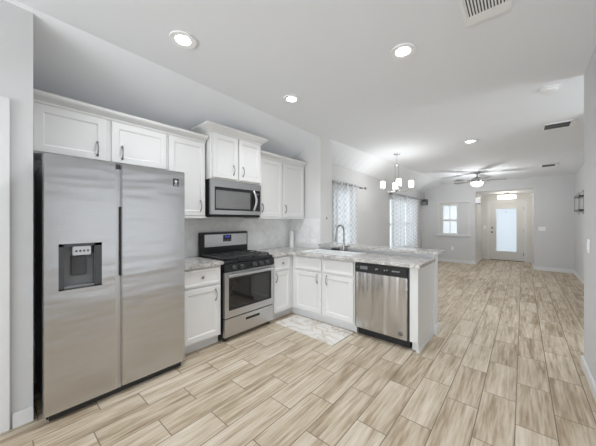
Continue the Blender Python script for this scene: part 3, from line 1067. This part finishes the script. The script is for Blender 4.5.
# ================================================================== DISHWASHER
def dishwasher():
    x0, x1 = -1.556, -.918
    o = thing('dishwasher', (-1.237, 3.2, 0), 'stainless steel dishwasher with black control strip at the end of the peninsula', 'dishwasher')
    MB().box(x0, x1, PF + .005, 3.46, .095, .893).build('tub', M['dkgrey'], o)
    MB().box(x0 + .01, x1 - .01, PF + .06, 3.4, .0, .094).build('toe_kick', M['blackmat'], o)
    MB(P(PF)).box(x0 + .012, x1 - .016, .105, .772, -.004, .028, .005).build('door', M['steelv'], o)
    p = MB(P(PF)).box(x0 + .012, x1 - .016, .782, .874, -.004, .030, .005).build('control_strip', M['black'], o)
    k = MB(P(PF))
    k.box(x0 + .03, x0 + .05, .828, .840, .030, .0312).box(x0 + .075, x0 + .17, .812, .85, .030, .0312)
    k.build('display_window', M['grey'], p)
    for i, u in enumerate((.27, .285, .37, .40, .46, .475, .49, .505, .52, .535)):
        MB(P(PF)).box(x0 + u, x0 + u + .009, .822 + .006 * (i % 2), .834 + .006 * (i % 2), .030, .0312).build('button', M['panelink'], p)
    MB(P(PF)).box(x0 + .20, x0 + .42, .773, .786, .012, .031).build('pocket_handle', M['blackmat'], o)
    b = MB()
    b.lathe((x1 - .085, PF - .028, .165), [(.026, 0), (.026, -.002), (.002, -.003)], 18, 'y')
    b.build('badge', M['nickel'], o, label='small round badge')
    b = MB(P(PF))
    b.rings([[(x1 - .085 + r * math.cos(math.pi * i / 8), .165 + r * math.sin(math.pi * i / 8), .0312) for i in range(16)] for r in (.018, .021)], cap=False)
    b.box(x1 - .096, x1 - .074, .162, .168, .031, .0318)
    b.build('badge_print', M['dkgrey'], o)
dishwasher()

# ================================================================== WALL PLATES
def outlet(label, xf, u, v, d, w=.115, h=.075, kind='outlet', horiz=True, group='white wall plates'):
    o = MB(xf).box(u - w / 2, u + w / 2, v - h / 2, v + h / 2, d, d + .006, .002).build('outlet' if kind == 'outlet' else 'light_switch', M['whiteplastic'])
    tag(o, label, 'outlet' if kind == 'outlet' else 'light switch', group)
    for k in range(2):
        t_ = (k - .5) * .04
        uu, vv = (u + t_, v) if horiz else (u, v + t_)
        if kind == 'outlet':
            MB(xf).box(uu - .012, uu + .012, vv - .012, vv + .012, d + .006, d + .0085).build('socket', M['whiteplastic'], o)
        elif horiz or k == 0:
            vv = v
            MB(xf).box(uu - .012, uu + .012, vv - .03, vv + .03, d + .006, d + .011).build('rocker', M['whiteplastic'], o)
    return o
outlet('white outlet on the tiled backsplash just right of the range', K(WX), 2.76, 1.05, .012)
outlet('white outlet on the partition backsplash nearest the paper towel roll', P(3.488), -2.90, 1.045, 0)
outlet('white outlet on the partition backsplash nearest the half wall', P(3.488), -2.655, 1.045, 0)
outlet('white outlet on the backsplash partly hidden beside the refrigerator', K(WX), 1.33, 1.06, .012)
outlet('white double light switch on the far wall right of the entry recess', P(YF), .40, 1.16, 0, .15, .115, 'switch')
outlet('white outlet low on the far wall under the front window', P(YF), -1.78, .47, 0, .075, .115, 'outlet', False)
outlet('small white light switch inside the entry recess left of the door', P(YD), -1.05, 1.15, 0, .075, .115, 'switch', False)
XC = lambda X0: (lambda u, v, d: (X0 - d, u, v))
outlet('tall white light switch on the foreground right wall near its edge', XC(.44), 3.42, 1.165, 0, .075, .12, 'switch', False)
o = MB(K(-2.52)).box(3.67, 3.68, 1.41, 1.45, 0, .012, .002).build('key_hook', M['grey'])
tag(o, 'tiny grey hook on the end face of the kitchen partition wall', 'hook')
c = thing('door_chime', (-1.07, YF - .02, 1.95), 'white door chime box at the left edge of the entry recess', 'door chime')
MB(P(YF)).box(-1.135, -1.005, 1.93, 2.13, -.06, .03, .008).build('housing', M['whiteplastic'], c)
MB(P(YF)).box(-1.13, -1.01, 1.90, 1.935, -.055, .04, .006).build('lower_cap', M['grey'], c)
o = MB(P(YF)).box(.17, .215, 2.10, 2.17, -.1, .02, .006).build('motion_sensor', M['whiteplastic'])
tag(o, 'small white sensor high at the right edge of the entry recess', 'sensor')

# ================================================================== CEILING FIXTURES
def tilt(o):
    o.rotation_euler.x = -math.atan(TILT)
def can(x, y, label, power=27):
    z = cz(y)
    o = thing('recessed_light', (x, y, z - .012), label, 'ceiling light', 'recessed ceiling lights')
    MB().lathe((x, y, z - .012), [(.056, .004), (.099, .0), (.101, .010), (.056, .0115)], 28).build('trim_ring', M['whiteplastic'], o, True)
    MB().lathe((x, y, z - .010), [(.0565, .0), (.0565, .004)], 28).build('lens', M['lamp'], o, True)
    tilt(o)
    l = bpy.data.lights.new('recessed_lamp', 'SPOT')
    l.energy = power
    l.spot_size = R(150)
    l.spot_blend = 0.9
    l.shadow_soft_size = 0.06
    l.color = (0.91, 0.955, 1)
    lo = bpy.data.objects.new('recessed_lamp', l)
    COL.objects.link(lo)
    lo.parent = o
    lo.location = (0, 0, -.012)
can(-2.06, .99, 'round recessed ceiling light above the refrigerator side, nearest the left wall')
can(-.76, 2.23, 'round recessed ceiling light nearest the camera over the middle of the kitchen')
can(-2.04, 2.26, 'round recessed ceiling light above the range and mat')
can(-.68, 5.26, 'small far recessed ceiling light beyond the peninsula near the fan')

def return_grille():
    x0, x1, y0, y1 = -.315, -.055, 1.66, 2.245
    z = cz((y0 + y1) / 2)
    o = thing('return_air_grille', ((x0 + x1) / 2, (y0 + y1) / 2, z - .012), 'large white slatted return air grille on the ceiling at the top edge', 'vent')
    f = .035
    MB().box(x0, x1, y0, y0 + f, z - .012, z - .001).box(x0, x1, y1 - f - .05, y1, z - .012, z - .001).box(x0, x0 + f * .6, y0 + f, y1 - f - .05, z - .012, z - .001).box(x1 - f * .6, x1, y0 + f, y1 - f - .05, z - .012, z - .001).build('frame', M['whiteplastic'], o)
    MB().box(x0 + .02, x1 - .02, y0 + .03, y1 - .03, z - .003, z - .0005).build('backing', M['dark_gap'], o)
    n = 13
    for k in range(n):
        x = x0 + .027 + (x1 - x0 - .054) * k / (n - 1)
        MB().box(x - .0045, x + .0045, y0 + f, y1 - f - .05, z - .011, z - .004).build('slat', M['whiteplastic'], o)
    tilt(o)
return_grille()

def register(x, y, w, h, label):
    z = cz(y)
    o = thing('air_register', (x, y, z - .012), label, 'vent', 'small ceiling air registers')
    MB().box(x - w / 2, x + w / 2, y - h / 2, y - h / 2 + .025, z - .012, z + .002).box(x - w / 2, x + w / 2, y + h / 2 - .025, y + h / 2, z - .012, z + .002).box(x - w / 2, x - w / 2 + .02, y - h / 2, y + h / 2, z - .012, z + .002).box(x + w / 2 - .05, x + w / 2, y - h / 2, y + h / 2, z - .012, z + .002).build('frame', M['whiteplastic'], o)
    MB().box(x - w / 2 + .02, x + w / 2 - .05, y - h / 2 + .02, y + h / 2 - .02, z - .004, z + .003).build('backing', M['dark_gap'], o)
    for k in range(3):
        yy = y - h / 2 + .045 + (h - .09) * k / 2
        MB().box(x - w / 2 + .02, x + w / 2 - .05, yy - .004, yy + .004, z - .010, z - .004).build('slat', M['grey'], o)
    tilt(o)
register(.38, 5.19, .33, .30, 'nearer of the two small dark ceiling registers on the right')
register(.46, 8.29, .29, .34, 'farther of the two small dark ceiling registers, near the far wall')
c = thing('smoke_detector', (.21, 3.78, cz(3.78) - .042), 'round white smoke detector on the ceiling near the right wall', 'smoke detector')
MB().lathe((.21, 3.78, cz(3.78) - .012), [(.082, 0), (.085, .004), (.085, .0115)], 24).build('base', M['whiteplastic'], c, True)
MB().lathe((.21, 3.78, cz(3.78) - .042), [(.03, 0), (.06, .004), (.07, .014), (.07, .0295)], 24).build('cover', M['whiteplastic'], c, True)
tilt(c)

# ---- chandelier
def chandelier():
    x, y = -1.92, 5.28
    z = cz(y)
    o = thing('chandelier', (x, y, 2.0), 'nickel chandelier with glowing cylindrical glass shades over the dining area', 'chandelier')
    MB().lathe((x, y, z - .03), [(.02, 0), (.06, .008), (.065, .028)], 20).build('canopy', M['chrome'], o, True)
    MB().tube([(x, y, z - .03), (x, y, z - .22)], .006).build('rod', M['chrome'], o, True)
    MB().lathe((x, y, z - .25), [(.03, 0), (.05, .012), (.05, .03), (.01, .045)], 16).build('upper_hub', M['chrome'], o, True)
    for s_ in (-.035, .035):
        MB().tube([(x + s_ * .76, y + s_ * .65, z - .25), (x + s_ * .76, y + s_ * .65, 2.02)], .006).build('stem', M['chrome'], o, True)
    MB().lathe((x, y, 1.96), [(.004, 0), (.02, .015), (.045, .04), (.045, .06), (.02, .08)], 16).build('lower_hub', M['chrome'], o, True)
    for k in range(4):
        a = R(20 + 7 + 90 * k)
        dx, dy = math.cos(a), math.sin(a)
        L = .27
        pts = [(x + dx * L * t, y + dy * L * t, 2.0 - .05 * math.sin(math.pi * t) + .035 * t) for t in [i / 8 for i in range(9)]]
        arm = MB().tube(pts, .008).build('arm', M['chrome'], o, True)
        MB().lathe((x + dx * L, y + dy * L, 2.03), [(.012, 0), (.035, .012), (.035, .022)], 14).build('socket_cup', M['chrome'], arm, True)
        sh = MB().lathe((x + dx * L, y + dy * L, 2.052), [(.042, 0), (.044, .005), (.044, .125), (.038, .128)], 18).build('glass_shade', M['shade'], arm, True)
    l = bpy.data.lights.new('chandelier_lamp', 'POINT')
    l.energy = 5
    l.shadow_soft_size = .22
    l.color = (.97, .985, 1)
    lo = bpy.data.objects.new('chandelier_lamp', l)
    COL.objects.link(lo)
    lo.parent = o
    lo.location = (0, 0, .10)
chandelier()

# ---- ceiling fan
def fan():
    x, y = -.92, 8.33
    z = cz(y)
    o = thing('ceiling_fan', (x, y, z - .36), 'ceiling fan with grey blades and a glowing bowl light', 'ceiling fan')
    MB().lathe((x, y, z - .05), [(.03, 0), (.07, .02), (.075, .049)], 18).build('canopy', M['nickel'], o, True)
    MB().tube([(x, y, z - .05), (x, y, z - .13)], .014).build('downrod', M['nickel'], o, True)
    MB().lathe((x, y, z - .27), [(.07, 0), (.13, .02), (.14, .06), (.12, .11), (.05, .14)], 22).build('motor_housing', M['nickel'], o, True)
    MB().lathe((x, y, z - .37), [(.02, 0), (.08, .012), (.125, .045), (.14, .085), (.14, .099)], 22).build('light_bowl', M['fanlight'], o, True)
    for k in range(5):
        a = R(6 + 4 + 72 * k)
        ca, sa = math.cos(a), math.sin(a)
        zz = z - .225
        def T(r, w, h):
            return (x + ca * r - sa * w, y + sa * r + ca * w, zz + h)
        b = MB(T)
        b.rings([[(.22, -.05, -.008), (.22, .05, .012), (.22, .05, .018), (.22, -.05, -.002)],
                 [(.42, -.066, -.012), (.42, .066, .014), (.42, .066, .020), (.42, -.066, -.006)],
                 [(.58, -.072, -.014), (.58, .072, .015), (.58, .072, .021), (.58, -.072, -.008)],
                 [(.62, -.05, -.010), (.62, .05, .011), (.62, .05, .017), (.62, -.05, -.004)]])
        bo = b.build('blade', M['blade'], o)
        MB(T).box(.12, .25, -.018, .018, -.012, -.004).build('blade_iron', M['nickel'], bo)
    l = bpy.data.lights.new('fan_lamp', 'POINT')
    l.energy = 13
    l.shadow_soft_size = .12
    l.color = (.97, .985, 1)
    lo = bpy.data.objects.new('fan_lamp', l)
    COL.objects.link(lo)
    lo.parent = o
    lo.location = (0, 0, -.14)
fan()

# ---- foyer light
c = thing('flush_mount_light', (-.40, 10.85, 2.09), 'glowing drum ceiling light in the entry recess before the front door', 'ceiling light')
MB().lathe((-.40, 10.85, 2.27), [(.06, 0), (.065, .03)], 18).build('canopy', M['nickel'], c, True)
MB().lathe((-.40, 10.85, 2.20), [(.01, 0), (.01, .07)], 10).build('stem', M['nickel'], c, True)
MB().lathe((-.40, 10.85, 2.09), [(.21, 0), (.24, .004), (.24, .112), (.21, .116)], 26).build('drum_shade', M['foyerlight'], c, True)
l = bpy.data.lights.new('foyer_lamp', 'POINT')
l.energy = 1.6
l.shadow_soft_size = .15
l.color = (1, .93, .82)
lo = bpy.data.objects.new('foyer_lamp', l)
COL.objects.link(lo)
lo.parent = c
lo.location = (0, 0, -.12)

# ================================================================== CURTAINS, RODS, SHELF, SPEAKER
def rod(y0, y1, z, label, rings):
    x = DX + .09
    o = thing('curtain_rod', (x, (y0 + y1) / 2, z), label, 'curtain rod', 'dark curtain rods')
    MB().tube([(x, y0, z), (x, y1, z)], .010, 10).build('pole', M['nickel'], o, True)
    for y, s_ in ((y0, -1), (y1, 1)):
        MB().lathe((x, y, z), [(.013, 0), (.026, s_ * .012), (.026, s_ * .03), (.008, s_ * .05)], 12, 'y').build('finial', M['nickel'], o, True)
        MB().tube([(DX + .003, y - s_ * .08, z), (x, y - s_ * .08, z)], .008, 8).build('bracket', M['bronze'], o, True)
    return o
def curtain(y0, y1, zt, label, folds, amp=.03):
    x = DX + .09
    z0 = .06
    mb = MB()
    n = folds * 10
    rows = [z0, .6, 1.2, 1.8, zt - .06, zt + .035]
    grid = []
    for zz in rows:
        k = (zz - z0) / (zt - z0)
        row = []
        for i in range(n + 1):
            t = i / n
            yy = y0 + (y1 - y0) * t
            row.append(mb.v((x + amp * math.sin(t * folds * 2 * math.pi) * (1 + .3 * math.sin(3 * t + zz)), yy + .012 * math.sin(t * 17 + zz * 2) * (1 - k), zz)))
        grid.append(row)
    for a, b in zip(grid, grid[1:]):
        for i in range(n):
            mb.face([a[i], a[i + 1], b[i + 1], b[i]])
    o = thing('curtain', (x, (y0 + y1) / 2, z0), label, 'curtain', 'sheer white patterned curtains')
    f = mb.build('fabric', M['curtain'], o, True)
    for k in range(folds * 2):
        t = (k + .5) / (folds * 2)
        t = (k) / (folds * 2) + .0
        yy = y0 + (y1 - y0) * (k + .001) / (folds * 2)
        rl = []
        m_ = 14
        MBr = MB()
        pts = [(x + .026 * math.cos(2 * math.pi * i / m_), yy + .004 * math.sin(2 * math.pi * i / m_), zt + .026 * math.sin(2 * math.pi * i / m_)) for i in range(m_ + 1)]
        MBr.tube(pts, .006, 6)
        MBr.build('grommet', M['nickel'], o, True)
    return o
rod(4.06, 5.34, 2.10, 'short dark curtain rod over the dining window nearest the kitchen', 4)
curtain(4.07, 4.96, 2.10, 'sheer white curtain at the dining window nearest the kitchen', 4)
rod(6.85, 9.45, 2.10, 'long dark curtain rod over the wide window near the far corner', 8)
curtain(6.92, 7.95, 2.10, 'left sheer white curtain panel of the wide far window', 5)
curtain(8.02, 9.14, 2.10, 'right sheer white curtain panel of the wide far window', 5)

c = thing('wall_speaker', (DX + .14, YF - .14, 1.93), 'small dark speaker mounted in the far corner beside the curtain', 'speaker')
MB().box(DX + .06, DX + .22, YF - .24, YF - .08, 1.93, 2.12, .01).build('cabinet', M['dkgrey'], c)
MB().box(DX + .075, DX + .205, YF - .247, YF - .238, 1.945, 2.03, .004).build('grille', M['nickel'], c)
MB().tube([(DX + .08, YF - .05, 2.12), (DX + .08, YF - .05, 2.36)], .012).tube([(DX + .08, YF - .05, 2.13), (DX + .12, YF - .12, 2.10)], .012).build('bracket', M['grey'], c, True)

c = thing('wall_shelf', (.97, 8.77, 1.53), 'two-tier dark wall shelf with thin wire frames on the right wall', 'shelf')
for z in (1.64, 1.955):
    MB().box(.93, 1.012, 8.42, 9.12, z - .04, z, .003).build('shelf_board', M['bronze'], c)
for y in (8.46, 9.08):
    w = MB()
    for a, b in (((1.012, 1.58), (1.012, 2.06)), ((.94, 1.62), (.94, 1.955)), ((.94, 1.955), (1.012, 2.06)), ((.94, 1.64), (1.012, 1.53)), ((1.012, 1.53), (1.012, 1.60))):
        w.tube([(a[0], y, a[1]), (b[0], y, b[1])], .0035, 6)
    w.build('side_frame', M['bronze'], c, True)
